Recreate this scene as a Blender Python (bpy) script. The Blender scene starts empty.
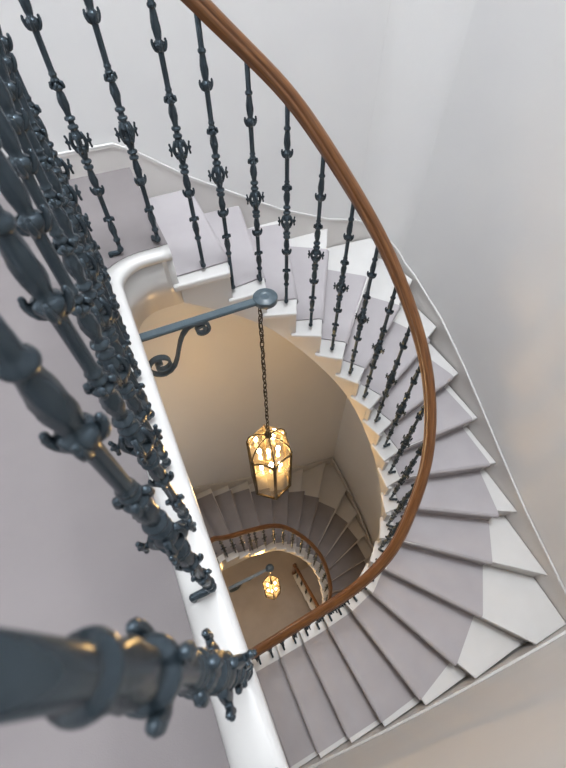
import bpy, bmesh, math, random
from mathutils import Vector, Matrix

random.seed(4)
scene = bpy.context.scene
COL = scene.collection
PI = math.pi
R = 0.17                      # rise of one step
CAM = Vector((0.0, 0.0, 0.9988))
SL = 0.88                     # the storey below is built smaller, about its own well
def low(v):                   # storey-below plan -> world
    v = Vector(v)
    return Vector((v.x * SL, v.y * SL, 0.9988 + (v.z - 0.9988) * SL))
def same(v):
    return Vector(v)

# ------------------------------------------------------------------ helpers
def new_mesh(name, bm, mat, parent=None, smooth=False):
    me = bpy.data.meshes.new(name)
    bmesh.ops.recalc_face_normals(bm, faces=bm.faces)
    bm.to_mesh(me); bm.free()
    if mat is not None: me.materials.append(mat)
    if smooth:
        for p in me.polygons: p.use_smooth = True
    o = bpy.data.objects.new(name, me)
    COL.objects.link(o)
    if parent is not None: o.parent = parent
    return o

def thing(name, label, cat, loc=(0, 0, 0), group=None):
    o = bpy.data.objects.new(name, None); COL.objects.link(o)
    o.location = loc; o.empty_display_size = 0.1
    o['label'] = label; o['category'] = cat
    if group: o['group'] = group
    return o

def tag(o, label, cat, group=None):
    o['label'] = label; o['category'] = cat
    if group: o['group'] = group
    return o

def structure(o):
    o['kind'] = 'structure'
    return o

def prism(bm, outline, z0, z1, T=same, bevel=0.0):
    """vertical prism from an xy outline"""
    lo = [bm.verts.new(T((p[0], p[1], z0))) for p in outline]
    hi = [bm.verts.new(T((p[0], p[1], z1))) for p in outline]
    n = len(outline)
    bm.faces.new(hi); bm.faces.new(lo[::-1])
    for i in range(n):
        j = (i + 1) % n
        bm.faces.new((lo[i], lo[j], hi[j], hi[i]))

def box(bm, x0, x1, y0, y1, z0, z1, T=same):
    prism(bm, [(x0, y0), (x1, y0), (x1, y1), (x0, y1)], z0, z1, T)

def tube(bm, pts, r, n=8, caps=True, up=None):
    """swept tube; r is a number or a list"""
    pts = [Vector(p) for p in pts]
    rs = r if isinstance(r, (list, tuple)) else [r] * len(pts)
    rings = []
    prev = None
    for i, p in enumerate(pts):
        a = pts[max(i - 1, 0)]; b = pts[min(i + 1, len(pts) - 1)]
        t = (b - a).normalized()
        if prev is None:
            ref = Vector(up) if up else (Vector((0, 0, 1)) if abs(t.z) < .9 else Vector((1, 0, 0)))
            u = (ref - t * ref.dot(t)).normalized()
        else:
            u = (prev - t * prev.dot(t)).normalized()
        prev = u
        v = t.cross(u)
        rings.append([bm.verts.new(p + (u * math.cos(2 * PI * k / n) + v * math.sin(2 * PI * k / n)) * rs[i]) for k in range(n)])
    for i in range(len(rings) - 1):
        for k in range(n):
            m = (k + 1) % n
            bm.faces.new((rings[i][k], rings[i][m], rings[i + 1][m], rings[i + 1][k]))
    if caps:
        bm.faces.new(rings[0][::-1]); bm.faces.new(rings[-1])

def sweep(bm, pts, profile, caps=True):
    """sweep a (side, up) profile along a path, up stays vertical"""
    pts = [Vector(p) for p in pts]
    rings = []
    acc = 0.0
    uvl = bm.loops.layers.uv.verify()
    dist = []
    for i, p in enumerate(pts):
        a = pts[max(i - 1, 0)]; b = pts[min(i + 1, len(pts) - 1)]
        t = (b - a); h = Vector((t.x, t.y, 0)).normalized()
        side = Vector((h.y, -h.x, 0))
        up = side.cross(t.normalized())
        if up.z < 0: up = -up
        rings.append([bm.verts.new(p + side * s + up * u) for s, u in profile])
        if i: acc += (p - pts[i - 1]).length
        dist.append(acc)
    n = len(profile)
    for i in range(len(rings) - 1):
        for k in range(n):
            m = (k + 1) % n
            f = bm.faces.new((rings[i][k], rings[i][m], rings[i + 1][m], rings[i + 1][k]))
            vals = ((dist[i], k / n), (dist[i], (k + 1) / n), (dist[i + 1], (k + 1) / n), (dist[i + 1], k / n))
            for l, uvv in zip(f.loops, vals): l[uvl].uv = uvv
    if caps:
        bm.faces.new(rings[0][::-1]); bm.faces.new(rings[-1])

def lathe(bm, prof, n=20, center=(0, 0), mod=None):
    """prof: list of (z, r) from bottom to top; mod(z, ang) multiplies the radius"""
    rings = []
    for z, r in prof:
        ring = []
        for k in range(n):
            a = 2 * PI * k / n
            rr = r * (mod(z, a) if mod else 1.0)
            ring.append(bm.verts.new((center[0] + rr * math.cos(a), center[1] + rr * math.sin(a), z)))
        rings.append(ring)
    for i in range(len(rings) - 1):
        for k in range(n):
            m = (k + 1) % n
            bm.faces.new((rings[i][k], rings[i][m], rings[i + 1][m], rings[i + 1][k]))
    bm.faces.new(rings[0][::-1]); bm.faces.new(rings[-1])

def ball(bm, c, r, n=10, m=7, sz=1.0):
    c = Vector(c)
    top = bm.verts.new(c + Vector((0, 0, r * sz))); bot = bm.verts.new(c - Vector((0, 0, r * sz)))
    rings = []
    for i in range(1, m):
        th = PI * i / m
        rings.append([bm.verts.new(c + Vector((r * math.sin(th) * math.cos(2 * PI * k / n), r * math.sin(th) * math.sin(2 * PI * k / n), r * sz * math.cos(th)))) for k in range(n)])
    for k in range(n):
        j = (k + 1) % n
        bm.faces.new((top, rings[0][k], rings[0][j]))
        bm.faces.new((bot, rings[-1][j], rings[-1][k]))
        for i in range(len(rings) - 1):
            bm.faces.new((rings[i][k], rings[i + 1][k], rings[i + 1][j], rings[i][j]))

def catmull(pts, per=6):
    P = [Vector(p) for p in pts]
    out = []
    for i in range(len(P) - 1):
        p0 = P[i - 1] if i > 0 else P[0] * 2 - P[1]
        p1, p2 = P[i], P[i + 1]
        p3 = P[i + 2] if i + 2 < len(P) else P[-1] * 2 - P[-2]
        for j in range(per):
            t = j / per
            out.append(0.5 * ((2 * p1) + (p2 - p0) * t + (2 * p0 - 5 * p1 + 4 * p2 - p3) * t * t + (3 * p1 - p0 - 3 * p2 + p3) * t ** 3))
    out.append(P[-1].copy())
    return out

# ------------------------------------------------------------------ materials
def mat(name, color, rough=0.5, metal=0.0, spec=0.5):
    m = bpy.data.materials.new(name); m.use_nodes = True
    b = m.node_tree.nodes['Principled BSDF']
    b.inputs['Base Color'].default_value = (*color, 1)
    b.inputs['Roughness'].default_value = rough
    b.inputs['Metallic'].default_value = metal
    b.inputs['Specular IOR Level'].default_value = spec
    return m

def noise_mat(name, c1, c2, scale, rough=0.5, bump=0.0, bump_scale=None, detail=4, spec=0.5, metal=0.0, stretch=(1, 1, 1), coord='Object', bdist=0.002):
    m = mat(name, c1, rough, metal, spec)
    nt = m.node_tree; N = nt.nodes; L = nt.links
    b = N['Principled BSDF']
    tc = N.new('ShaderNodeTexCoord'); mp = N.new('ShaderNodeMapping')
    mp.inputs['Scale'].default_value = stretch
    L.new(tc.outputs[coord], mp.inputs['Vector'])
    nz = N.new('ShaderNodeTexNoise'); nz.inputs['Scale'].default_value = scale; nz.inputs['Detail'].default_value = detail
    L.new(mp.outputs[0], nz.inputs['Vector'])
    cr = N.new('ShaderNodeValToRGB')
    cr.color_ramp.elements[0].position = .3; cr.color_ramp.elements[1].position = .7
    cr.color_ramp.elements[0].color = (*c1, 1); cr.color_ramp.elements[1].color = (*c2, 1)
    L.new(nz.outputs['Fac'], cr.inputs[0]); L.new(cr.outputs[0], b.inputs['Base Color'])
    if bump:
        n2 = N.new('ShaderNodeTexNoise'); n2.inputs['Scale'].default_value = bump_scale or scale; n2.inputs['Detail'].default_value = 3
        L.new(mp.outputs[0], n2.inputs['Vector'])
        bp = N.new('ShaderNodeBump'); bp.inputs['Strength'].default_value = bump; bp.inputs['Distance'].default_value = bdist
        L.new(n2.outputs['Fac'], bp.inputs['Height']); L.new(bp.outputs[0], b.inputs['Normal'])
    return m

M_wall = noise_mat('wall_paint', (.66, .655, .655), (.68, .675, .67), 3.0, rough=.6, bump=.05, bump_scale=60, spec=.3)
M_white = noise_mat('white_gloss_paint', (.525, .515, .505), (.55, .54, .53), 6.0, rough=.32, spec=.45)
M_skirt = noise_mat('skirting_paint', (.56, .535, .515), (.585, .56, .54), 5.0, rough=.4, spec=.4)
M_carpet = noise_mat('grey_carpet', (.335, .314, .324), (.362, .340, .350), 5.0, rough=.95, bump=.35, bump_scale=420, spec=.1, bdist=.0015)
M_carpet_dim = noise_mat('grey_carpet_dimmed', (.215, .20, .21), (.245, .23, .238), 5.0, rough=.95, bump=.35, bump_scale=420, spec=.1, bdist=.0015)  # same runner, its grey darkened to give the dimness of the storey below
M_carpet_l = noise_mat('landing_carpet_pile', (.183, .166, .168), (.200, .182, .183), 5.0, rough=.95, bump=.35, bump_scale=420, spec=.1, bdist=.0015)
M_iron = noise_mat('blue_grey_painted_iron', (.043, .061, .077), (.058, .079, .096), 40.0, rough=.27, bump=.10, bump_scale=130, spec=.5, metal=.62, bdist=.001)
M_iron2 = noise_mat('bracket_paint', (.046, .068, .084), (.058, .082, .098), 30.0, rough=.38, bump=.1, bump_scale=160, spec=.55, bdist=.001)
M_chain = mat('dark_chain_metal', (.05, .04, .03), .4, .6)
M_frame = mat('antique_bronze', (.085, .06, .03), .4, .7)
M_ceiling = mat('ceiling_paint', (.8, .8, .79), .7)
M_floor = noise_mat('hall_floor_carpet', (.30, .265, .24), (.335, .295, .265), 4.0, rough=.9, spec=.1, bump=.2, bump_scale=300)
M_candle = mat('candle_sleeve', (.8, .72, .55), .5)

def wood():
    m = mat('polished_mahogany', (.2, .08, .03), .28, 0, .5)
    nt = m.node_tree; N = nt.nodes; L = nt.links; b = N['Principled BSDF']
    uv = N.new('ShaderNodeUVMap'); mp = N.new('ShaderNodeMapping'); mp.inputs['Scale'].default_value = (2.2, 14, 1)
    L.new(uv.outputs[0], mp.inputs['Vector'])
    nz = N.new('ShaderNodeTexNoise'); nz.inputs['Scale'].default_value = 3.0; nz.inputs['Detail'].default_value = 7; nz.inputs['Distortion'].default_value = .6
    L.new(mp.outputs[0], nz.inputs['Vector'])
    cr = N.new('ShaderNodeValToRGB')
    e = cr.color_ramp.elements
    e[0].position = .28; e[0].color = (.070, .026, .008, 1)
    e[1].position = .75; e[1].color = (.20, .086, .028, 1)
    k = e.new(.5); k.color = (.128, .050, .016, 1)
    L.new(nz.outputs['Fac'], cr.inputs[0]); L.new(cr.outputs[0], b.inputs['Base Color'])
    return m
M_wood = wood()

def emit(name, color, strength):
    m = bpy.data.materials.new(name); m.use_nodes = True
    nt = m.node_tree; nt.nodes.clear()
    e = nt.nodes.new('ShaderNodeEmission'); o = nt.nodes.new('ShaderNodeOutputMaterial')
    e.inputs[0].default_value = (*color, 1); e.inputs[1].default_value = strength
    nt.links.new(e.outputs[0], o.inputs[0])
    return m
M_bulb = emit('glowing_bulb', (1.0, .80, .48), 45.0)

def lantern_glass():
    m = bpy.data.materials.new('lantern_glass'); m.use_nodes = True
    nt = m.node_tree; N = nt.nodes; L = nt.links; N.clear()
    out = N.new('ShaderNodeOutputMaterial')
    tr = N.new('ShaderNodeBsdfTransparent'); tr.inputs[0].default_value = (1, .98, .94, 1)
    tl = N.new('ShaderNodeBsdfTranslucent'); tl.inputs[0].default_value = (.95, .84, .62, 1)
    gl = N.new('ShaderNodeBsdfGlossy'); gl.inputs['Roughness'].default_value = .08
    fr = N.new('ShaderNodeFresnel'); fr.inputs[0].default_value = 1.45
    m1 = N.new('ShaderNodeMixShader'); m1.inputs[0].default_value = .065
    m2 = N.new('ShaderNodeMixShader')
    L.new(tr.outputs[0], m1.inputs[1]); L.new(tl.outputs[0], m1.inputs[2])
    L.new(fr.outputs[0], m2.inputs[0]); L.new(m1.outputs[0], m2.inputs[1]); L.new(gl.outputs[0], m2.inputs[2])
    L.new(m2.outputs[0], out.inputs[0])
    return m
M_glass = lantern_glass()

# ------------------------------------------------------------------ plan of the upper flight
# nosing k drops to z = -k R; W = well-side end, C = inner carpet edge, E = outer carpet edge, O = wall end
W = {0: (.174, 1.475), 1: (.413, 1.468), 2: (.590, 1.462), 3: (.738, 1.405), 4: (.868, 1.331), 5: (.980, 1.242),
     6: (1.060, 1.138), 7: (1.108, 1.020), 8: (1.134, .897), 9: (1.137, .769), 10: (1.116, .644), 11: (1.066, .524),
     12: (.985, .420), 13: (.880, .335), 14: (.760, .272), 15: (.610, .240), 16: (.440, .232), 17: (.228, .232)}
C = {0: (.176, 1.535), 1: (.435, 1.541), 2: (.618, 1.558), 3: (.790, 1.505), 4: (.936, 1.449), 5: (1.068, 1.348),
     6: (1.162, 1.227), 7: (1.234, 1.081), 8: (1.272, .946), 9: (1.275, .807), 10: (1.244, .672), 11: (1.184, .536),
     12: (1.085, .375), 13: (.962, .234), 14: (.822, .149), 15: (.650, .116), 16: (.448, .105), 17: (.230, .100)}
O = {0: (.175, 2.28), 1: (.47, 2.28), 2: (.755, 2.28), 3: (1.05, 2.28), 4: (1.437, 2.28), 5: (1.900, 2.187), 6: (1.992, 1.83),
     7: (1.985, 1.445), 8: (1.975, 1.09), 9: (1.965, .772), 10: (1.953, .459), 11: (1.935, .125), 12: (1.905, -.30),
     13: (1.62, -.60), 14: (1.178, -.60), 15: (.818, -.60), 16: (.515, -.60), 17: (.265, -.60)}
E = {0: (.176, 2.262), 1: (.466, 2.268), 2: (.750, 2.262), 3: (1.033, 2.215), 4: (1.305, 2.040), 5: (1.530, 1.840), 6: (1.715, 1.620),
     7: (1.850, 1.355), 8: (1.920, 1.080), 9: (1.925, .780), 10: (1.905, .470), 11: (1.800, .160), 12: (1.620, -.069),
     13: (1.398, -.313), 14: (1.103, -.480), 15: (.803, -.555), 16: (.513, -.567), 17: (.264, -.567)}
KL = 23
for k in range(18, KL + 1):
    x = .012 - .235 * (k - 18)
    W[k] = (x, .232); C[k] = (x, .097); O[k] = (x + .01, -.60); E[k] = (x + .01, -.567)
XR_PTS = [(-.7, 1.902), (-.6, 1.908), (.0, 1.944), (.5, 1.967), (1.0, 1.983), (1.4, 1.991), (1.8, 1.993), (2.45, 1.985)]
def xr(y, d=0.0):            # the old right-hand wall bellies very slightly in plan
    for (a, xa), (b, xb) in zip(XR_PTS[:-1], XR_PTS[1:]):
        if y <= b: return xa + (xb - xa) * (max(y, a) - a) / (b - a) + d
    return XR_PTS[-1][1] + d
for k in range(6, 13): O[k] = (xr(O[k][1]) - .004, O[k][1])
CORNERS = {5: [(1.806, 2.250)], 6: [(1.964, 2.088)], 13: [(xr(-.6) - .004, -.60)]}

# plan of the flight on the storey below (before low())
def sx(k):
    return -.03 if k < 9 else (-.05 if k < 12 else -.09)
W2 = {-2: (-.20, 1.462), -1: (-.01, 1.462)}
C2 = {-2: (-.205, 1.555), -1: (-.015, 1.555)}
for k in range(0, 18):
    W2[k] = (W[k][0] + sx(k), W[k][1]); C2[k] = (C[k][0] + sx(k), C[k][1])
O2 = {-2: (-.33, 2.59), -1: (-.055, 2.59), 0: (.21, 2.59), 1: (.54, 2.59), 2: (.88, 2.59), 3: (1.23, 2.59), 4: (1.61, 2.59), 5: (2.11, 2.59), 6: (2.235, 1.99),
      7: (2.230, 1.56), 8: (2.222, 1.20), 9: (2.212, .86), 10: (2.20, .50), 11: (2.19, .12), 12: (2.175, -.36),
      13: (1.80, -.685), 14: (1.32, -.685), 15: (.93, -.685), 16: (.60, -.685), 17: (.30, -.685)}
E2 = {-2: (-.30, 2.50), -1: (-.063, 2.50), 0: (.229, 2.49), 1: (.514, 2.455), 2: (.85, 2.385), 3: (1.16, 2.29), 4: (1.428, 2.19), 5: (1.65, 2.02), 6: (1.857, 1.763),
      7: (1.985, 1.484), 8: (2.04, 1.18), 9: (2.04, .86), 10: (2.02, .50), 11: (1.98, .16), 12: (1.86, -.13),
      13: (1.58, -.42), 14: (1.24, -.57), 15: (.90, -.62), 16: (.59, -.62), 17: (.295, -.62)}
KL2 = 22
for k in range(18, KL2 + 1):
    x = .0 - .26 * (k - 18)
    W2[k] = (x - .03, .232); C2[k] = (x - .03, .097); O2[k] = (x, -.685); E2[k] = (x, -.62)
CORNERS2 = {6: [(2.238, 2.59)], 13: [(2.165, -.685)]}

def v2(p): return Vector((p[0], p[1]))
def back_shift(Wd, Od, k, kmin, d=.028):
    """horizontal vector that moves nosing line k back under its tread"""
    l = v2(Od[k]) - v2(Wd[k]); n = Vector((-l.y, l.x)).normalized()
    if k - 1 >= kmin:
        m = (v2(Wd[k - 1]) + v2(Od[k - 1])) / 2 - (v2(Wd[k]) + v2(Od[k])) / 2
    else:
        m = (v2(Wd[k]) + v2(Od[k])) / 2 - (v2(Wd[k + 1]) + v2(Od[k + 1])) / 2
    if n.dot(m) < 0: n = -n
    return n * d

def clampers(T):
    if T is same:
        return lambda p: Vector((min(p[0], xr(p[1]) - .003), min(max(p[1], -.6005), 2.281)))
    return lambda p: Vector((min(p[0], xr(p[1] * SL) / SL - .004), min(max(p[1], -.684), 2.5915)))
def build_flight(root, Wd, Cd, Ed, Od, corners, kmin, kmax, T, zoff, nose=.0):
    zk = lambda k: zoff - k * R
    sh = {k: back_shift(Wd, Od, k, kmin) for k in range(kmin, kmax + 1)}
    # treads
    for k in range(kmin + 1, kmax + 1):
        s = sh[k - 1]
        a = [v2(Wd[k - 1]) + s, v2(Cd[k - 1]) + s, v2(Od[k - 1]) + s]
        b = [v2(Od[k]), v2(Cd[k]), v2(Wd[k])]
        cl = clampers(T)
        outline = [cl(q_) for q_ in a + [v2(c) for c in corners.get(k, [])] + b]
        # the moulded nosing returns round the well-side end in a gentle curve
        mid = (v2(Wd[k - 1]) + v2(Wd[k])) / 2
        z1 = zk(k); z0 = z1 - .034
        bm = bmesh.new()
        prism(bm, outline, z0, z1, T)
        es = [e for e in bm.edges if abs(e.verts[0].co.z - e.verts[1].co.z) < 1e-5]
        bmesh.ops.bevel(bm, geom=es, offset=.010 if T is same else .008, segments=3, profile=.6, affect='EDGES')
        o = new_mesh('tread', bm, M_white, root)
        # riser under this nosing
        s = sh[k]; s2 = s.normalized() * .018
        f = [v2(Wd[k]) + s + (v2(Cd[k]) - v2(Wd[k])).normalized() * .016, v2(Cd[k]) + s, v2(Od[k]) + s]
        if k < kmax:
            bm = bmesh.new()
            prism(bm, [clampers(T)(q_) for q_ in f + [p + s2 for p in f[::-1]]], zk(k + 1) - .012, z0 + .004, T)
            new_mesh('riser', bm, M_white, root)
    s = sh[kmin]; s2 = s.normalized() * .018
    f = [v2(Wd[kmin]) + s + Vector((0, .016)), v2(Cd[kmin]) + s, v2(Od[kmin]) + s]
    bm = bmesh.new()
    prism(bm, [clampers(T)(q_) for q_ in f + [p + s2 for p in f[::-1]]], zk(kmin + 1) - .012, zk(kmin) - .03, T)
    new_mesh('riser', bm, M_white, root)
    # well string: stepped top, curved bottom edge
    ks = list(range(kmin, kmax + 1))
    dense = catmull([(*Wd[k], 0) for k in ks], 6)
    bm = bmesh.new()
    nrm = []
    for i, p in enumerate(dense):
        a = dense[max(i - 1, 0)]; b = dense[min(i + 1, len(dense) - 1)]
        t = (b - a).normalized(); nrm.append(Vector((-t.y, t.x, 0)))   # away from the well
    depth = .285
    for i in range(len(dense) - 1):
        k = kmin + 1 + i // 6
        ztop = zk(k) - .030
        p, q = dense[i], dense[i + 1]
        zb0 = zoff - (kmin + i / 6) * R - depth; zb1 = zoff - (kmin + (i + 1) / 6) * R - depth
        vs = []
        for (pt, n, zb) in ((p, nrm[i], zb0), (q, nrm[i + 1], zb1)):
            for off in (.016, .046):
                w = pt + n * off
                vs.append((bm.verts.new(T((w.x, w.y, zb))), bm.verts.new(T((w.x, w.y, ztop)))))
        (a0, a1), (b0, b1), (c0, c1), (d0, d1) = vs
        bm.faces.new((a0, c0, c1, a1)); bm.faces.new((b0, b1, d1, d0))
        bm.faces.new((a0, b0, d0, c0)); bm.faces.new((a1, c1, d1, b1))
        if i % 6 == 0: bm.faces.new((a0, a1, b1, b0))
        if i % 6 == 5: bm.faces.new((c0, d0, d1, c1))
    bmesh.ops.remove_doubles(bm, verts=bm.verts, dist=1e-5)
    new_mesh('well_string', bm, M_white, root)
    # soffit
    bm = bmesh.new()
    for k in range(kmin, kmax):
        i0 = (k - kmin) * 6
        A = dense[i0] + nrm[i0] * .03; Bp = dense[i0 + 6] + nrm[i0 + 6] * .03
        za = zk(k) - depth + .02; zb = zk(k + 1) - depth + .02
        pts = [(A.x, A.y, za), (Bp.x, Bp.y, zb), (*Od[k + 1], zb)]
        for c in corners.get(k + 1, []): pts.append((*c, (za + zb) / 2))
        pts = pts[:2] + [(*clampers(T)(q_), q_[2]) for q_ in pts[2:]]
        pts.append((*clampers(T)(Od[k]), za))
        up = [bm.verts.new(T((p[0], p[1], p[2] + .02))) for p in pts]; dn = [bm.verts.new(T(p)) for p in pts]
        bm.faces.new(up); bm.faces.new(dn[::-1])
        for i in range(len(pts)):
            j = (i + 1) % len(pts); bm.faces.new((dn[i], dn[j], up[j], up[i]))
    new_mesh('soffit', bm, M_wall, root)

def build_carpet(name, label, Cd, Ed, Wd, Od, kmin, kmax, T, zoff):
    zk = lambda k: zoff - k * R
    sh = {k: back_shift(Wd, Od, k, kmin, 1.0) for k in range(kmin, kmax + 1)}
    th = .009
    bm = bmesh.new()
    prev = None
    N = 9
    def row(k, back, z):
        a = v2(Cd[k]) + sh[k] * back; b = v2(Ed[k]) + sh[k] * back
        return [bm.verts.new(T((*(a.lerp(b, i / N)), z))) for i in range(N + 1)]
    rows = []
    rows.append(row(kmin, .028 - th, zk(kmin) - .036))
    for k in range(kmin + 1, kmax + 1):
        rows.append(row(k - 1, .028 - th, zk(k) + th))
        rows.append(row(k, .016, zk(k) + th))
        for a in (20, 50, 80, 100, 130, 160):
            an = math.radians(a); r = .017 + th
            rows.append(row(k, .016 - r * math.sin(an), zk(k) - .017 + r * math.cos(an)))
        rows.append(row(k, .020, zk(k) - .046))
        rows.append(row(k, .028 - th, zk(k) - .050))
    rows.append(row(kmax, .028 - th, zk(kmax + 1)))
    for a, b in zip(rows[:-1], rows[1:]):
        for i in range(N):
            bm.faces.new((a[i], a[i + 1], b[i + 1], b[i]))
    o = new_mesh(name, bm, M_carpet if T is same else M_carpet_dim, None)
    md = o.modifiers.new('pile', 'SOLIDIFY'); md.thickness = th * .95; md.offset = -1
    tag(o, label, 'carpet')
    return o

# ------------------------------------------------------------------ UPPER STAIRCASE
stair = thing('staircase', 'white painted curving staircase winding down from the upper landing, nearest the camera', 'staircase', (0, 0, 0))
build_flight(stair, W, C, E, O, CORNERS, 0, KL, same, 0.0)
build_carpet('stair_carpet', 'pale grey carpet runner on the upper winding flight in full view', C, E, W, O, 0, KL, same, 0.0)

# white landing edge: bullnosed strip along the well, rounding the corner to the first riser
outer = [(-.056, -.60), (-.056, .0), (-.056, .5), (-.056, 1.0), (-.056, 1.30)] + \
        [(-.056 + .13 * (1 - math.cos(a)), 1.345 + .13 * math.sin(a)) for a in [PI / 2 * i / 10 for i in range(1, 11)]] + [(.13, 1.475), (.174, 1.475)]
inner = [(-.150, -.60), (-.150, .0), (-.150, .5), (-.150, 1.0), (-.150, 1.30)] + \
        [(-.150 + .225 * (1 - math.cos(a)), 1.335 + .195 * math.sin(a)) for a in [PI / 2 * i / 10 for i in range(1, 11)]] + [(.13, 1.532), (.176, 1.535)]
bm = bmesh.new()
rings = []
for a, b in zip(outer, inner):
    a, b = v2(a), v2(b); d = (a - b).normalized()
    ring = []
    for off, z in ((-.016, -.040), (-.016, -.036), (-.004, -.034), (.0, -.026), (.002, -.016), (-.001, -.004), (-.009, .004), (-.02, .006)):
        p = a + d * off; ring.append(bm.verts.new((p.x, p.y, z)))
    ring.append(bm.verts.new((b.x, b.y, .006))); ring.append(bm.verts.new((b.x, b.y, -.040)))
    rings.append(ring)
for i in range(len(rings) - 1):
    for k in range(10):
        m = (k + 1) % 10
        bm.faces.new((rings[i][k], rings[i][m], rings[i + 1][m], rings[i + 1][k]))
bm.faces.new(rings[0][::-1]); bm.faces.new(rings[-1])
o = new_mesh('landing_edge', bm, M_white, stair, True)
bm = bmesh.new()
rings = []
for a, b in zip(outer, inner):
    a, b = v2(a), v2(b); d = (b - a).normalized()
    p, q = a + d * .018, a + d * .05
    rings.append([bm.verts.new((p.x, p.y, -.285)), bm.verts.new((p.x, p.y, -.035)), bm.verts.new((q.x, q.y, -.035)), bm.verts.new((q.x, q.y, -.285))])
for i in range(len(rings) - 1):
    for k in range(4):
        m = (k + 1) % 4
        bm.faces.new((rings[i][k], rings[i][m], rings[i + 1][m], rings[i + 1][k]))
bm.faces.new(rings[0][::-1]); bm.faces.new(rings[-1])
new_mesh('landing_fascia', bm, M_white, stair, True)

# landing slab and its carpet
XL = -2.75
def landing_outline(inset):
    pts = [(XL, -.60)]
    for b in inner: pts.append((b[0] - inset, b[1] + (inset if b[1] > 1.4 else 0)))
    pts += [(.176, 2.285), (XL, 2.285)]
    return pts
bm = bmesh.new(); prism(bm, landing_outline(.02), -.28, -.002)
structure(new_mesh('floor_landing', bm, M_white))
bm = bmesh.new(); prism(bm, landing_outline(.0), -.001, .009)
tag(new_mesh('landing_carpet', bm, M_carpet_l), 'pinkish grey carpet covering the upper landing on the left', 'carpet')

# ------------------------------------------------------------------ ROOM SHELL
ZB = 0.9988 + (-10.2 - 0.9988) * SL       # hall floor at the bottom
ZT = 7.6
bm = bmesh.new(); box(bm, XL - .1, 2.3, 2.297, 2.45, ZB - .1, ZT); structure(new_mesh('wall_far', bm, M_wall))
bm = bmesh.new()
ys_ = [-.617, -.3, 0, .25, .5, .75, 1.0, 1.2, 1.4, 1.6, 1.8, 2.05, 2.297]
prism(bm, [(xr(y, .014), y) for y in ys_] + [(2.3, 2.297), (2.3, -.617)], ZB - .1, ZT)
structure(new_mesh('wall_right', bm, M_wall))
ARC = [math.radians(a_) for a_ in [90 - 90 * q_ / 24 for q_ in range(25)]]
AC = (xr(1.98) - .3, 1.98)
bm = bmesh.new()
prism(bm, [(AC[0] + .316 * math.cos(a_), AC[1] + .316 * math.sin(a_)) for a_ in ARC] + [(xr(1.98, .03), 1.98), (xr(2.3, .03), 2.31), (AC[0], 2.31)], -1.25, ZT)
structure(new_mesh('wall_corner', bm, M_wall, None, False))
bm = bmesh.new(); box(bm, XL - .1, 2.3, -.77, -.617, ZB - .1, ZT); structure(new_mesh('wall_near', bm, M_wall))
# left wall with an unseen window, added to light landing and balusters
WY0, WY1, WZ0, WZ1 = .35, 1.65, .55, 2.25
bm = bmesh.new()
VY0, VY1, VZ0, VZ1 = .5, 1.9, -3.65, -2.15      # unseen window added to brighten the storey below
box(bm, XL - .15, XL, -.62, 2.30, ZB - .1, VZ0); box(bm, XL - .15, XL, -.62, 2.30, VZ1, WZ0)
box(bm, XL - .15, XL, -.62, VY0, VZ0, VZ1); box(bm, XL - .15, XL, VY1, 2.30, VZ0, VZ1)
box(bm, XL - .15, XL, -.62, 2.30, WZ1, ZT)
box(bm, XL - .15, XL, -.62, WY0, WZ0, WZ1); box(bm, XL - .15, XL, WY1, 2.30, WZ0, WZ1)
structure(new_mesh('wall_left', bm, M_wall))
wn = bpy.data.objects.new('fill_window', None); COL.objects.link(wn); structure(wn)
bm = bmesh.new()
xw = XL - .09
for (y0, y1, z0, z1) in ((WY0, WY0 + .05, WZ0, WZ1), (WY1 - .05, WY1, WZ0, WZ1), (WY0, WY1, WZ0, WZ0 + .05), (WY0, WY1, WZ1 - .05, WZ1),
                         ((WY0 + WY1) / 2 - .015, (WY0 + WY1) / 2 + .015, WZ0, WZ1), (WY0, WY1, (WZ0 + WZ1) / 2 - .02, (WZ0 + WZ1) / 2 + .02)):
    box(bm, xw - .03, xw + .03, y0, y1, z0, z1)
new_mesh('window_frame', bm, M_white, wn)

wn2 = bpy.data.objects.new('lower_fill_window', None); COL.objects.link(wn2); structure(wn2)
bm = bmesh.new()
for (y0, y1, z0, z1) in ((VY0, VY0 + .05, VZ0, VZ1), (VY1 - .05, VY1, VZ0, VZ1), (VY0, VY1, VZ0, VZ0 + .05), (VY0, VY1, VZ1 - .05, VZ1),
                         ((VY0 + VY1) / 2 - .015, (VY0 + VY1) / 2 + .015, VZ0, VZ1), (VY0, VY1, (VZ0 + VZ1) / 2 - .02, (VZ0 + VZ1) / 2 + .02)):
    box(bm, xw - .03, xw + .03, y0, y1, z0, z1)
new_mesh('window_frame', bm, M_white, wn2)
# ceiling with a rooflight over the well
SX0, SX1, SY0, SY1 = -.2, 1.8, -.1, 1.9
bm = bmesh.new()
box(bm, XL - .15, SX0, -.77, 2.45, ZT, ZT + .15); box(bm, SX1, 2.3, -.77, 2.45, ZT, ZT + .15)
box(bm, SX0, SX1, -.77, SY0, ZT, ZT + .15); box(bm, SX0, SX1, SY1, 2.45, ZT, ZT + .15)
structure(new_mesh('ceiling', bm, M_ceiling))
bm = bmesh.new()
for i in range(5):
    x = SX0 + (SX1 - SX0) * i / 4; box(bm, x - .02, x + .02, SY0, SY1, ZT + .06, ZT + .12)
    y = SY0 + (SY1 - SY0) * i / 4; box(bm, SX0, SX1, y - .02, y + .02, ZT + .06, ZT + .12)
structure(new_mesh('window_2', bm, M_white))

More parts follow.
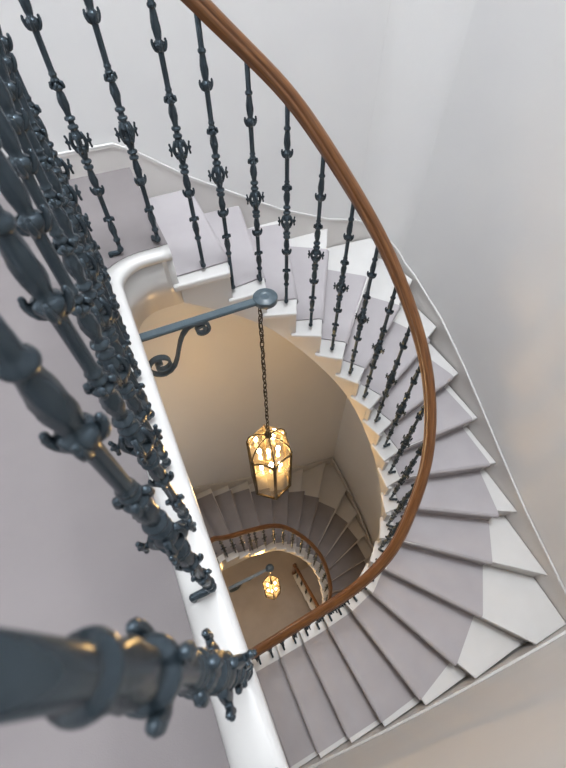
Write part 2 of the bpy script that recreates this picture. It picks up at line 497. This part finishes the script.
# skirting following the stair: top runs just above the nosing line
def board(name, pts, depth_pts, nrm, m=M_skirt):
    """pts: (x,y,ztop,zbottom) along the wall; nrm into the room"""
    bm = bmesh.new(); rings = []
    for i, (x, y, zt, zb) in enumerate(pts):
        n = Vector(nrm[i]) if isinstance(nrm, list) else Vector(nrm)
        p = Vector((x, y, 0)); ring = []
        for off, z in ((-.016, zb), (0, zb), (0, zt - .012), (.004, zt - .010), (.004, zt - .003), (0, zt), (-.016, zt)):
            q = p + n * off; ring.append(bm.verts.new((q.x, q.y, z)))
        rings.append(ring)
    for i in range(len(rings) - 1):
        for k in range(7):
            j = (k + 1) % 7
            bm.faces.new((rings[i][k], rings[i][j], rings[i + 1][j], rings[i + 1][k]))
    bm.faces.new(rings[0][::-1]); bm.faces.new(rings[-1])
    o = new_mesh(name, bm, m)
    structure(o); return o
UPH = .065
fp = [(XL, 2.282, .125, -.02), (.13, 2.282, .125, -.02), (.23, 2.282, .070, -.30)]
for k in range(1, 6):
    fp.append((O[k][0], 2.282, -k * R + UPH, -k * R - .30))
fp[-1] = (AC[0], 2.282, -.69, -5 * R - .32)
board('baseboard_far', fp, None, (0, -1, 0))
cp = [(AC[0] + .301 * math.cos(a_), AC[1] + .301 * math.sin(a_), -.69 - .27 * i_ / 24, -5 * R - .36) for i_, a_ in enumerate(ARC)]
cn = [(-math.cos(a_), -math.sin(a_), 0) for a_ in ARC]
board('baseboard_corner', cp, None, cn)
rp = [(xr(1.98), 1.98, -.96, -5.4 * R - .34)]
for k in range(6, 13):
    rp.append((xr(O[k][1]), O[k][1], -k * R + (UPH + .015 if k > 6 else .03), -k * R - .34))
rp.append((xr(-.60), -.602, -12.6 * R + UPH, -12.6 * R - .40))
board('baseboard_right', rp, None, (-1, 0, 0))
npnt = [(xr(-.60), -.603, -12.6 * R + UPH, -12.6 * R - .40)]
for k in range(13, KL + 1):
    npnt.append((O[k][0], -.603, -k * R + UPH, -k * R - .34))
npnt.append((XL, -.603, -24 * R + .12, -24 * R - .02))
board('baseboard_near', npnt, None, (0, 1, 0))
# white capping bead on top of the stair skirting
def bead(name, pts, n):
    bm = bmesh.new()
    P = [Vector((p[0] - n[0] * .004, p[1] - n[1] * .004, p[2] + .003)) for p in pts]
    sweep(bm, P, [(-.008, -.004), (.008, -.004), (.008, .003), (.005, .006), (-.005, .006), (-.008, .003)])
    structure(new_mesh(name, bm, M_white))
bead('trim_1', fp, (0, -1, 0)); bead('trim_2', rp, (-1, 0, 0)); bead('trim_6', cp, (-.7, -.7, 0)); bead('trim_3', npnt, (0, 1, 0))

# ------------------------------------------------------------------ BALUSTERS
def sgn_mod(z, a):
    for (b0, b1) in ((-.155, -.085), (-.380, -.318), (-.603, -.545), (-.802, -.738)):
        if b0 < z < b1:
            u = (z - b0) / (b1 - b0)
            return 1 + .10 * math.sin(PI * u) * math.cos(5 * a + 9 * u)
    return 1.0
def bar_profile():
    b = .0105
    P = [(-.832, b)]
    def ring(z, r, h=.007):
        P.extend([(z - h, b * 1.05), (z - h * .6, r * .9), (z, r), (z + h * .6, r * .9), (z + h, b * 1.05)])
    def bulge(z0, z1, r, up=True):
        n = 7
        for i in range(n + 1):
            u = i / n
            w = math.sin(PI * (u ** (.75 if not up else 1.35)))
            P.append((z0 + (z1 - z0) * u, b * 1.0 + (r - b) * max(w, 0)))
    ring(-.815, .0165)
    bulge(-.803, -.738, .0155)
    ring(-.728, .0165)
    P.append((-.716, b)); P.append((-.640, b))
    P.extend([(-.630, .0115), (-.623, .0165), (-.616, .0190), (-.610, .0180), (-.607, .0150)])
    bulge(-.604, -.546, .0155, False)
    ring(-.536, .0195); ring(-.517, .0205)
    P.extend([(-.506, .012), (-.492, .0165), (-.478, .0215), (-.4715, .0215), (-.470, .0062), (-.4475, .0062), (-.446, .0215), (-.440, .0205), (-.425, .0150)])
    ring(-.414, .0195); ring(-.390, .0195)
    bulge(-.381, -.318, .0162)
    ring(-.310, .0185); ring(-.292, .0150, .005); ring(-.278, .0135, .005)
    P.append((-.268, b)); P.append((-.190, b))
    P.extend([(-.180, .0115), (-.173, .0170), (-.166, .0198), (-.160, .0190), (-.157, .0150)])
    bulge(-.154, -.086, .0148, False)
    ring(-.078, .0160)
    P.append((-.066, b)); P.append((.052, b))
    return P
def shaft_mesh(n):
    bm = bmesh.new()
    lathe(bm, bar_profile(), n, mod=sgn_mod)
    return bm
def crown(bm, z):
    """four leaf tips curling up and out from the shaft"""
    for q in range(4):
        a = q * PI / 2; c, s = math.cos(a), math.sin(a)
        pts = [(.010, -.012), (.0165, -.008), (.0205, -.002), (.0230, .004), (.0240, .0095), (.0232, .0130)]
        tube(bm, [(r * c, r * s, z + h) for r, h in pts], [.0055, .0065, .0064, .0058, .0050, .0042], 7)
        ball(bm, (.0232 * c, .0232 * s, z + .0135), .0046, 8, 6)
def buds(bm, z, r=.0185, br=.0062, drop=-.006):
    for q in range(4):
        a = q * PI / 2; c, s = math.cos(a), math.sin(a)
        tube(bm, [(.010 * c, .010 * s, z + .004), (r * c, r * s, z + .002), ((r + .002) * c, (r + .002) * s, z + drop)], [.0060, .0066, .0055], 7)
        ball(bm, ((r + .001) * c, (r + .001) * s, z + drop), br, 8, 6)
def cage(bm):
    """pierced knop: four ribs with fleur ends round a thin stem"""
    for q in range(4):
        a = q * PI / 2; c, s = math.cos(a), math.sin(a)
        rib = [(.0165, -.430), (.0205, -.440), (.0240, -.449), (.0255, -.458), (.0245, -.467), (.0205, -.477), (.0160, -.488)]
        tube(bm, [(r * c, r * s, z) for r, z in rib], [.0060, .0070, .0074, .0076, .0074, .0068, .0060], 8)
        tube(bm, [(.026 * c, .026 * s, -.457), (.036 * c, .036 * s, -.455), (.0415 * c, .0415 * s, -.4545)], [.0060, .0048, .0050], 7)
        # cross-bar tip
        tube(bm, [(.0405 * c, .0405 * s, -.439), (.0375 * c, .0375 * s, -.447), (.0400 * c, .0400 * s, -.4555), (.0375 * c, .0375 * s, -.464), (.0395 * c, .0395 * s, -.473)],
             [.0040, .0045, .0055, .0045, .0040], 7)
        ball(bm, (.0405 * c, .0405 * s, -.438), .0048, 7, 5); ball(bm, (.0395 * c, .0395 * s, -.474), .0048, 7, 5)
        ball(bm, (.0435 * c, .0435 * s, -.455), .0045, 7, 5)
def foot(bm):
    """round bar that elbows away from the well and drops on to the tread; origin at the base"""
    tube(bm, [(0, 0, .245), (0, 0, .060), (0, 0, .034), (.004, 0, .024), (.012, 0, .0175), (.022, 0, .016), (.048, 0, .016), (.056, 0, .0155)],
         [.0100] * 3 + [.0106, .0108, .0105, .0100, .0095], 10)
    tube(bm, [(.052, 0, .020), (.052, 0, .006), (.052, 0, -.006)], [.0090, .0095, .0110], 10)
    ball(bm, (0, 0, .030), .0145, 10, 7)

bal_proto = new_mesh('baluster', shaft_mesh(22), M_iron, None, True)
bm = bmesh.new(); crown(bm, -.168); p_crown = new_mesh('leaf_crown', bm, M_iron, bal_proto, True)
bm = bmesh.new(); crown(bm, -.618); p_crown2 = new_mesh('leaf_crown', bm, M_iron, bal_proto, True)
bm = bmesh.new(); buds(bm, -.302); p_buds = new_mesh('bud_collar', bm, M_iron, bal_proto, True)
bm = bmesh.new(); buds(bm, -.726, .0175, .0052); p_buds2 = new_mesh('bud_collar', bm, M_iron, bal_proto, True)
bm = bmesh.new(); cage(bm); p_cage = new_mesh('pierced_knop', bm, M_iron, bal_proto, True)
bm = bmesh.new(); foot(bm); p_foot = new_mesh('foot', bm, M_iron, bal_proto, True)
SUBS = [p_crown, p_crown2, p_buds, p_buds2, p_cage, p_foot]
used = [False]
def add_baluster(parent, x, y, ztop, zbase, ang_out):
    """ztop: underside of the rail as the ornament knows it; ang_out: direction away from the well"""
    if not used[0]:
        b = bal_proto; subs = SUBS; used[0] = True
    else:
        b = bal_proto.copy(); COL.objects.link(b); subs = []
        for s in SUBS:
            c = s.copy(); COL.objects.link(c); c.parent = b; subs.append(c)
    b.parent = parent
    b.location = (x, y, ztop); b.rotation_euler = (0, 0, ang_out); b.scale = (.87, .87, 1) if y != .031 else (1, 1, 1)
    subs[-1].location = (0, 0, zbase - ztop)
    return b

# plan of the baluster line (x, y, tread number, rail underside)
bal = []
PATH = []      # rail path (x, y, z underside)
for y in (-.58, -.465, -.298, -.131, .037, .204, .371, .538, .705, .872, 1.039, 1.206, 1.373):
    xb = -.0755 - .030 * max(min(y, .6), 0)
    PATH.append((xb, y, .945))
    if y > -.5: bal.append((xb if y != .037 else -.0685, y if y != .037 else .031, .894, .006, PI))
PATH[-1] = (-.092, 1.36, .945)
PATH += [(-.075, 1.44, .945), (-.035, 1.50, .943), (.020, 1.537, .938)]
for (x, y, zt) in ((-.012, 1.538, .894), (.144, 1.543, .894)): bal.append((x, y, zt, .006, PI * .95 if x < .1 else PI * .6))
B = [(.308, 1.530, 1, .987), (.435, 1.527, 2, 1.043), (.582, 1.523, 2, .914), (.715, 1.488, 3, .963), (.839, 1.415, 4, .963), (.950, 1.324, 5, .963),
     (1.044, 1.221, 6, .963), (1.114, 1.110, 7, .963), (1.165, .990, 8, .963), (1.193, .860, 9, .963), (1.187, .725, 10, .963), (1.150, .594, 11, .963),
     (1.083, .472, 12, .963), (.985, .372, 13, .963)]
PATH.append((.100, 1.545, .915))
PATH.append((.200, 1.540, .873))
for i, (x, y, k, h) in enumerate(B):
    a = B[i - 1] if i else (.144, 1.543); c = B[i + 1] if i + 1 < len(B) else (.87, .30)
    tx, ty = c[0] - a[0], c[1] - a[1]
    ang = math.atan2(tx, -ty)       # left of travel = away from the well
    bal.append((x, y, -k * R + h, -k * R, math.atan2(tx, -ty)))
    PATH.append((x, y, -k * R + h))
# nosing parameter along the lower run
def run_pt(t):
    k = int(math.floor(t)); u = t - k
    p = v2(W[k]).lerp(v2(W[k + 1]), u); q = v2(C[k]).lerp(v2(C[k + 1]), u)
    d = (q - p).normalized(); return p + d * .052
for t in (13.5, 14.5, 15.25, 15.75, 16.25, 16.75, 17.25, 17.75, 18.25, 18.75, 19.25, 19.75, 20.25, 20.75, 21.25, 21.75, 22.25, 22.75):
    p = run_pt(t); z = -t * R + .878
    a = run_pt(t - .2); b = run_pt(t + .2) if t < 22.7 else run_pt(t)
    bal.append((p.x, p.y, z, -math.ceil(t) * R, math.atan2(b.x - a.x, -(b.y - a.y))))
    PATH.append((p.x, p.y, z))
# smooth the rail
def smooth_path(P, per=6, it=12):
    D = catmull(P, per)
    for _ in range(it):
        D = [D[0]] + [(D[i - 1] + D[i] * 2 + D[i + 1]) / 4 for i in range(1, len(D) - 1)] + [D[-1]]
    return D
RAIL_PROFILE = [(a_ * .92, b_ * .95) for a_, b_ in [(-.020, .0), (.020, .0), (.023, .006), (.0265, .009), (.031, .012), (.034, .018), (.0345, .024), (.0325, .029), (.0285, .031), (.0275, .034), (.029, .038),
                (.0275, .045), (.022, .052), (.013, .057), (.0, .059), (-.013, .057), (-.022, .052), (-.0275, .045), (-.029, .038), (-.0275, .034), (-.0285, .031),
                (-.0325, .029), (-.0345, .024), (-.034, .018), (-.031, .012), (-.0265, .009), (-.023, .006)]]
balus = thing('balustrade', 'ornate blue-black iron balustrade with a polished brown handrail, round the upper landing and flight', 'balustrade', (0, 0, 0))
bm = bmesh.new(); sweep(bm, smooth_path(PATH, 6, 14), RAIL_PROFILE)
new_mesh('handrail', bm, M_wood, balus, True)
for b in bal: add_baluster(balus, *b)

# ------------------------------------------------------------------ BRACKET AND LANTERN
def bracket_meshes(root):
    # local: root at the fascia, arm runs +x
    L_ = .515
    bm = bmesh.new()
    box(bm, -.012, L_ - .02, -.019, .019, -.008, .008)
    es = [e for e in bm.edges]
    bmesh.ops.bevel(bm, geom=es, offset=.003, segments=2, affect='EDGES')
    new_mesh('arm', bm, M_iron2, root)
    bm = bmesh.new(); lathe(bm, [(-.016, .040), (-.013, .050), (.010, .0515), (.014, .049), (.0150, .030), (.0175, .028), (.0175, .018), (.014, .016), (.0155, .010), (.0155, .002)], 36, (L_, 0))
    new_mesh('arm_head', bm, M_iron2, root, True)
    # scroll strap under the arm (flat strip, wide across)
    def strip(pts, w, t0, t1):
        pts = [Vector((p[0], 0, p[1])) for p in pts]
        bm = bmesh.new(); rings = []; n = len(pts)
        for i, p in enumerate(pts):
            a = pts[max(i - 1, 0)]; b = pts[min(i + 1, n - 1)]; t = (b - a).normalized(); nn = Vector((-t.z, 0, t.x))
            h = t0 + (t1 - t0) * i / (n - 1)
            rings.append([bm.verts.new(p + nn * h + Vector((0, w, 0))), bm.verts.new(p + nn * h - Vector((0, w, 0))), bm.verts.new(p - nn * h - Vector((0, w, 0))), bm.verts.new(p - nn * h + Vector((0, w, 0)))])
        for i in range(n - 1):
            for k in range(4):
                m = (k + 1) % 4; bm.faces.new((rings[i][k], rings[i][m], rings[i + 1][m], rings[i + 1][k]))
        bm.faces.new(rings[0][::-1]); bm.faces.new(rings[-1]); return bm
    pts = []
    c0 = (.034, -.180); c1 = (.232, -.050)
    for i in range(0, 33):            # big spiral, unwinding
        a = math.radians(-90 - 560 + 560 * i / 32); r = .012 + .048 * (i / 32)
        pts.append((c0[0] + r * math.cos(a), c0[1] + r * math.sin(a)))
    pts += [tuple(p[:2]) for p in [(.062, -.230), (.086, -.205), (.104, -.168), (.118, -.128), (.134, -.085), (.152, -.050), (.178, -.022), (.205, -.0125)]]
    for i in range(0, 25):            # small spiral, winding
        a = math.radians(95 - 500 * i / 24); r = .036 - .026 * (i / 24)
        pts.append((c1[0] + r * math.cos(a), c1[1] + r * math.sin(a)))
    sm = [Vector((p[0], p[1], 0)) for p in pts]
    new_mesh('scroll', strip([(p.x, p.y) for p in sm], .0125, .005, .005), M_iron2, root)
    bm = bmesh.new(); tube(bm, [(L_, 0, -.014), (L_, 0, -.030)], .010, 10)
    for i in range(14):
        pass
    ring = [(L_ + .0 , .014 * math.cos(a), -.040 + .014 * math.sin(a)) for a in [2 * PI * i / 16 for i in range(17)]]
    tube(bm, ring, .0035, 7, False)
    new_mesh('hook', bm, M_chain, root, True)
br = thing('lantern_bracket', 'blue-grey iron scroll bracket arm projecting over the well below the upper landing', 'bracket', (-.056, 1.156, -.100))
bracket_meshes(br)

LX, LY = .432, 1.156
def lantern_meshes(root, chain_top, hub_z, T0=0):
    """root at the hub height; local z 0 = hub (top of the dome)"""
    rad = .153; eave = -.175; bot = -.755
    ang = [math.radians(-40 + 60 * i) for i in range(6)]
    # chain
    bm = bmesh.new()
    n = int(round(chain_top / .042)); st = (chain_top - .03) / n
    for i in range(n):
        z = .03 + st * (i + .5); a = PI / 2 * (i % 2) + .3
        pts = []
        for q in range(15):
            th = 2 * PI * q / 14
            u = .0100 * math.cos(th); w = .0265 * math.sin(th)
            pts.append((u * math.cos(a), u * math.sin(a), z + w))
        tube(bm, pts, .0030, 6, False)
    new_mesh('chain', bm, M_chain, root, True)
    # flex threaded through the chain
    bm = bmesh.new()
    tube(bm, [(.009 * math.sin(i * .9), .009 * math.cos(i * .9), .0 + chain_top * i / 60) for i in range(61)], .0032, 6)
    new_mesh('flex', bm, M_chain, root, True)
    # frame: posts, rims, arches, dome ribs, hub
    bm = bmesh.new()
    def P(a, r, z): return Vector((r * math.cos(a), r * math.sin(a), z))
    for i in range(6):
        a, b = ang[i], ang[(i + 1) % 6]
        tube(bm, [P(a, rad, bot), P(a, rad, eave)], .0125, 6)
        tube(bm, [P(a, rad, bot), P(b, rad, bot)], .0105, 6)
        # arch between the posts
        A, Bq = P(a, rad, 0), P(b, rad, 0)
        pts = []
        for j in range(13):
            u = j / 12; z = eave - .062 + .055 * math.sin(PI * u) ** .55
            q = A.lerp(Bq, u); pts.append((q.x, q.y, z))
        tube(bm, pts, .0078, 6)
        pts = []
        for j in range(11):
            t = PI / 2 * j / 10
            pts.append(P(a, rad * math.cos(t) if j < 10 else .012, eave + (-eave - .012) * math.sin(t)))
        tube(bm, pts, .0058, 6)
    lathe(bm, [(-.02, .014), (-.014, .026), (0, .026), (.008, .012), (.018, .010), (.03, .007)], 16)
    ring = [(.014 * math.cos(t), 0, .040 + .014 * math.sin(t)) for t in [2 * PI * q / 16 for q in range(17)]]
    tube(bm, ring, .0035, 7, False)
    new_mesh('frame', bm, M_frame, root, True)
    # side panes and dome panes
    for i in range(6):
        a, b = ang[i], ang[(i + 1) % 6]
        bm = bmesh.new()
        A, Bq = P(a, rad, 0), P(b, rad, 0)
        lo = []; hi = []
        for j in range(13):
            u = j / 12; q = A.lerp(Bq, u)
            lo.append(bm.verts.new((q.x, q.y, bot + .004))); hi.append(bm.verts.new((q.x, q.y, eave - .062 + .055 * math.sin(PI * u) ** .55)))
        for j in range(12): bm.faces.new((lo[j], lo[j + 1], hi[j + 1], hi[j]))
        new_mesh('pane', bm, M_glass, root)
        bm = bmesh.new(); rows = []
        for j in range(11):
            t = PI / 2 * j / 10
            r = max(rad * math.cos(t), .012); z = eave + (-eave - .012) * math.sin(t)
            A, Bq = P(a, r, z), P(b, r, z)
            rows.append([bm.verts.new(A.lerp(Bq, w / 4)) for w in range(5)])
        arch = [bm.verts.new((P(a, rad, 0).lerp(P(b, rad, 0), w / 12).x, P(a, rad, 0).lerp(P(b, rad, 0), w / 12).y, eave - .062 + .055 * math.sin(PI * w / 12) ** .55)) for w in range(13)]
        for r0, r1 in zip(rows[:-1], rows[1:]):
            for w in range(4): bm.faces.new((r0[w], r0[w + 1], r1[w + 1], r1[w]))
        for w in range(4):
            bm.faces.new([rows[0][w]] + arch[3 * w:3 * w + 4] + [rows[0][w + 1]])
        new_mesh('dome_pane', bm, M_glass, root, True)
    # candle cluster
    bm = bmesh.new()
    tube(bm, [(0, 0, -.02), (0, 0, -.55)], .0045, 8)
    for i in range(6):
        a = math.radians(15 + 60 * i); zz = -.40 if i % 2 == 0 else -.50
        tube(bm, [P(a, .0, zz), P(a, .03, zz - .03), P(a, .06, zz - .03), P(a, .078, zz)], .004, 7)
    new_mesh('candle_stem', bm, M_frame, root, True)
    for i in range(6):
        a = math.radians(15 + 60 * i); zz = -.40 if i % 2 == 0 else -.50
        c = P(a, .078, zz)
        bm = bmesh.new(); lathe(bm, [(zz, .016), (zz + .004, .018), (zz + .008, .010), (zz + .085, .010), (zz + .088, .006)], 12, (c.x, c.y))
        ca = new_mesh('candle', bm, M_candle, root, True)
        bm = bmesh.new(); lathe(bm, [(zz + .086, .006), (zz + .098, .0135), (zz + .112, .0155), (zz + .128, .012), (zz + .142, .006), (zz + .150, .0015)], 12, (c.x, c.y))
        new_mesh('bulb', bm, M_bulb, ca, True)

def lamp_point(loc, power, size, color=(1, .58, .20)):
    l = bpy.data.lights.new('lantern_light', 'POINT'); l.energy = power; l.shadow_soft_size = size; l.color = color
    o = bpy.data.objects.new('lantern_light', l); COL.objects.link(o); o.location = loc
    return o

HUBZ = -1.235
ln = thing('hanging_lantern', 'large glazed hexagonal lantern glowing on a long chain, hung from the upper bracket', 'lantern', (LX, LY, HUBZ))
lantern_meshes(ln, -.145 - HUBZ, HUBZ)

# the same bracket and lantern one storey down
def copy_tree(o, parent=None):
    c = o.copy(); COL.objects.link(c)
    if parent is not None: c.parent = parent
    for ch in [x for x in list(COL.objects) if x.parent == o]: copy_tree(ch, c)
    return c
tip2 = low((.315, 1.184, -5.2))
br2 = copy_tree(br); br2.location = (tip2.x - .505 * 1.06, tip2.y, tip2.z); br2.scale = (1.06, 1, 1)
br2['label'] = 'small distant iron bracket arm far down the well, one storey under the other bracket'
ln2 = copy_tree(ln); ln2.scale = (SL, SL, SL); ln2.location = (tip2.x, tip2.y, tip2.z - 1.165 * SL)
ln2['label'] = 'small distant glowing lantern far down the well, under the lower bracket'

# ------------------------------------------------------------------ LOWER STAIRCASE
Z2 = -5.1
st2 = thing('staircase', 'dim white painted staircase one storey below, seen through the well', 'staircase', (0, 0, 0))
build_flight(st2, W2, C2, E2, O2, CORNERS2, -2, KL2, low, Z2)
build_carpet('stair_carpet', 'grey carpet runner, colour darkened for the dim light, on the lower flight seen through the well', C2, E2, W2, O2, -2, KL2, low, Z2)
zl = Z2 + 2 * R
edge2 = [(-.325, .25), (-.325, 1.0), (-.325, 1.33)] + [(-.325 + .10 * (1 - math.cos(a)), 1.332 + .13 * math.sin(a)) for a in [PI / 2 * i / 8 for i in range(1, 9)]] + [(-.20, 1.462)]
inn2 = [(-.425, .25), (-.425, 1.0), (-.425, 1.33)] + [(-.425 + .20 * (1 - math.cos(a)), 1.332 + .21 * math.sin(a)) for a in [PI / 2 * i / 8 for i in range(1, 9)]] + [(-.20, 1.55)]
bm = bmesh.new()
prism(bm, edge2 + inn2[::-1], zl - .285, zl + .004, low)
new_mesh('landing_edge', bm, M_white, st2)
bm = bmesh.new()
prism(bm, [(XL / SL, .25)] + inn2 + [(-.33, 2.59), (XL / SL, 2.59)], zl - .25, zl, low)
structure(new_mesh('floor_middle', bm, M_carpet_l))
# lower skirting
fp2 = [(XL / SL, 2.592, zl + .12, zl - .02), (-.42, 2.592, zl + .12, zl - .02), (-.33, 2.592, zl + .09, zl - .3)]
for k in range(-1, 6): fp2.append((O2[k][0], 2.592, Z2 - k * R + .09, Z2 - k * R - .3))
fp2.append((2.238, 2.592, Z2 - 5.3 * R + .10, Z2 - 5 * R - .34))
def tlow(pts): return [(*low((a, b, c))[:], low((a, b, d)).z) for a, b, c, d in pts]
L_ = tlow(fp2); board('baseboard_far.001', L_, None, (0, -1, 0)); bead('trim_4', L_, (0, -1, 0))
rp2 = [(2.238, 2.59, Z2 - 5.3 * R + .10, Z2 - 5 * R - .34)]
for k in range(6, 13): rp2.append((O2[k][0] + .006, O2[k][1], Z2 - k * R + .09, Z2 - k * R - .34))
rp2.append((2.17, -.685, Z2 - 12.6 * R + .08, Z2 - 12.6 * R - .4))
L_ = tlow(rp2); board('baseboard_right.001', L_, None, (-1, 0, 0)); bead('trim_5', L_, (-1, 0, 0))

# lower balustrade
b2 = thing('balustrade', 'small iron balustrade with dark red-brown handrail on the lower flight, down the well', 'balustrade', (0, 0, 0))
P2 = []
bal2 = []
def add2(x, y, zt, zb, on=True):
    P2.append((x, y, zt))
    if on: bal2.append((x, y, zt, zb))
for y in (.35, .52, .69, .86, 1.03, 1.20): add2(-.335, y, zl + .92, zl)
P2.append((-.333, 1.33, zl + .92))
add2(-.300, 1.455, zl + .91, zl)
P2.append((-.24, 1.505, zl + .895))
add2(-.165, 1.518, Z2 + R * 1.5 + .93 - .10, Z2 + R)
add2(-.04, 1.525, Z2 + R * .75 + .84, Z2 + R)
add2(.085, 1.53, Z2 + R * .3 + .85, Z2)
add2(.20, 1.53, Z2 - R * .1 + .85, Z2 - R)
for i, (x, y, k, h) in enumerate(B):
    s = sx(k)
    z = -k * R + h
    add2(x + s, y, Z2 + (z if i > 0 else -.17 + .95), Z2 - k * R)
def run2(t):
    k = int(math.floor(t)); u = t - k
    p = v2(W2[k]).lerp(v2(W2[k + 1]), u); q = v2(C2[k]).lerp(v2(C2[k + 1]), u)
    return p + (q - p).normalized() * .052
for t in [13.5 + .5 * i for i in range(0, 17)]:
    p = run2(t); add2(p.x, p.y, Z2 - t * R + .878, Z2 - math.ceil(t) * R)
bm = bmesh.new()
sweep(bm, [low(p) for p in smooth_path(P2, 5, 10)], [(s * SL, u * SL) for s, u in RAIL_PROFILE])
new_mesh('handrail', bm, M_wood, b2, True)
# one simpler whole baluster for the far flights
bm = shaft_mesh(10); crown(bm, -.168); crown(bm, -.618); buds(bm, -.302); cage(bm)
tube(bm, [(0, 0, -.82), (0, 0, -.975)], .010, 8)
far_bal = new_mesh('baluster', bm, M_iron, b2, True)
for i, (x, y, zt, zb) in enumerate(bal2):
    o = far_bal if i == 0 else far_bal.copy()
    if i: COL.objects.link(o)
    o.parent = b2
    o.location = low((x, y, zt)); o.scale = (SL * .87, SL * .87, SL * max(.9, (zt - zb) / .965))

# ------------------------------------------------------------------ BOTTOM HALL
bm = bmesh.new(); box(bm, XL - .1, 2.3, -.77, 2.45, ZB - .15, ZB)
structure(new_mesh('floor', bm, M_floor))
st3 = thing('staircase', 'straight white stair at the very bottom of the well with a dark handrail', 'staircase', (0, 0, 0))
r3 = R * SL; g3 = .195; x0, x1 = .93, 1.90; y0 = 1.50
for i in range(9):
    z = ZB + (i + 1) * r3; y = y0 - i * g3
    bm = bmesh.new(); box(bm, x0, x1, y - g3 - .02, y, z - .03, z); new_mesh('tread', bm, M_white, st3)
    bm = bmesh.new(); box(bm, x0 + .02, x1, y - g3, y - .02, z - r3 - .0, z - .03); new_mesh('riser', bm, M_white, st3)
    bm = bmesh.new(); box(bm, x0 + .12, x1 - .12, y - g3 - .02, y + .004, z, z + .008); box(bm, x0 + .12, x1 - .12, y - .019, y - .011, z - r3 + .0, z - .03)
    new_mesh('runner', bm, M_carpet, st3)
b3 = thing('balustrade', 'dark handrail with iron balusters on the straight stair at the well bottom', 'balustrade', (0, 0, 0))
hp = [(x0 + .05, y0 + .02, ZB + .80), (x0 + .05, y0 - .05, ZB + .84)] + [(x0 + .05, y0 - .1 - g3 * i, ZB + r3 * (i + 1) + .80) for i in range(9)]
bm = bmesh.new(); sweep(bm, catmull(hp, 4), RAIL_PROFILE); new_mesh('handrail', bm, M_wood, b3, True)
for i in range(9):
    o = far_bal.copy(); COL.objects.link(o); o.parent = b3
    o.location = (x0 + .05, y0 - .1 - g3 * i, ZB + r3 * (i + 1) + .80); o.scale = (SL, SL, .80 / .975)
bm = bmesh.new(); lathe(bm, [(ZB, .045), (ZB + .05, .05), (ZB + .08, .03), (ZB + .4, .036), (ZB + .75, .026), (ZB + .80, .04), (ZB + .84, .045), (ZB + .87, .03), (ZB + .885, .006)], 18, (x0 + .05, y0 + .05))
new_mesh('newel_post', bm, M_wood, b3, True)

# globe lamps added unseen under the landings to brighten the lower storeys
pd = thing('fill_lamp', 'added white globe lamp brightening the bottom hall, unseen under the landings', 'lamp', (-1.3, 1.1, ZB + 2.6))
bm = bmesh.new(); tube(bm, [(0, 0, .08), (0, 0, 1.85)], .006, 8); new_mesh('rod', bm, M_frame, pd, True)
bm = bmesh.new(); lathe(bm, [(.06, .03), (.08, .045), (.11, .03), (.12, .008)], 16); new_mesh('cap', bm, M_frame, pd, True)
bm = bmesh.new(); ball(bm, (0, 0, -.07), .14, 20, 12); new_mesh('globe', bm, emit('globe_glow', (1, .86, .68), 62.0), pd, True)
pd2 = copy_tree(pd); pd2.location = (-.95, 1.45, -2.13)
for ch_ in [x for x in COL.objects if x.parent == pd2 and x.name.startswith('globe')]: ch_.scale = (.5, .5, .5)
pd2['label'] = 'added white globe lamp brightening the middle storey, unseen under the upper landing floor'
# ------------------------------------------------------------------ LIGHT
w = bpy.data.worlds.new('sky'); scene.world = w; w.use_nodes = True
bg = w.node_tree.nodes['Background']; bg.inputs[0].default_value = (.86, .93, 1.0, 1); bg.inputs[1].default_value = 1.6
def area(name, loc, rot, sx_, sy_, power, color):
    l = bpy.data.lights.new(name, 'AREA'); l.shape = 'RECTANGLE'; l.size = sx_; l.size_y = sy_; l.energy = power; l.color = color
    o = bpy.data.objects.new(name, l); COL.objects.link(o); o.location = loc; o.rotation_euler = rot
    return o
area('rooflight_daylight', ((SX0 + SX1) / 2, (SY0 + SY1) / 2, ZT + .25), (0, 0, 0), SX1 - SX0, SY1 - SY0, 740, (.91, .955, 1.0))
area('fill_window_light', (XL - .2, (WY0 + WY1) / 2, (WZ0 + WZ1) / 2), (0, -PI / 2, 0), WZ1 - WZ0, WY1 - WY0, 9, (.92, .96, 1.0))  # added side light through the unseen landing window
area('lower_fill_window_light', (XL - .2, (VY0 + VY1) / 2, (VZ0 + VZ1) / 2), (0, -PI / 2, 0), VZ1 - VZ0, VY1 - VY0, 6, (.92, .96, 1.0))  # added fill through the unseen window one storey down
lamp_point((LX, LY, HUBZ - .33), 21, .05)
lamp_point((tip2.x, tip2.y, tip2.z - 1.165 * SL - .29), 46, .05)

# ------------------------------------------------------------------ CAMERA
th, phi, ro = .9389, .4358, -.0039
fw = Vector((math.sin(phi) * math.cos(th), math.cos(phi) * math.cos(th), -math.sin(th)))
rt = Vector((math.cos(phi), -math.sin(phi), 0))
up = rt.cross(fw)
rt2 = rt * math.cos(ro) + up * math.sin(ro); up2 = -rt * math.sin(ro) + up * math.cos(ro)
cd = bpy.data.cameras.new('camera'); cam = bpy.data.objects.new('camera', cd); COL.objects.link(cam)
m = Matrix((rt2, up2, -fw)).transposed().to_4x4(); m.translation = CAM
cam.matrix_world = m
cd.sensor_fit = 'HORIZONTAL'; cd.sensor_width = 24.0; cd.lens = 392.25 / 566 * 24.0
cd.clip_start = .01
cd.dof.use_dof = True; cd.dof.focus_distance = 2.2; cd.dof.aperture_fstop = 5.6
scene.camera = cam
scene.view_settings.view_transform = 'Standard'; scene.view_settings.look = 'None'
scene.view_settings.exposure = 0.0; scene.view_settings.gamma = 1.0
scene.view_settings.use_curve_mapping = False
scene.cycles.max_bounces = 10; scene.cycles.diffuse_bounces = 6; scene.cycles.transparent_max_bounces = 16
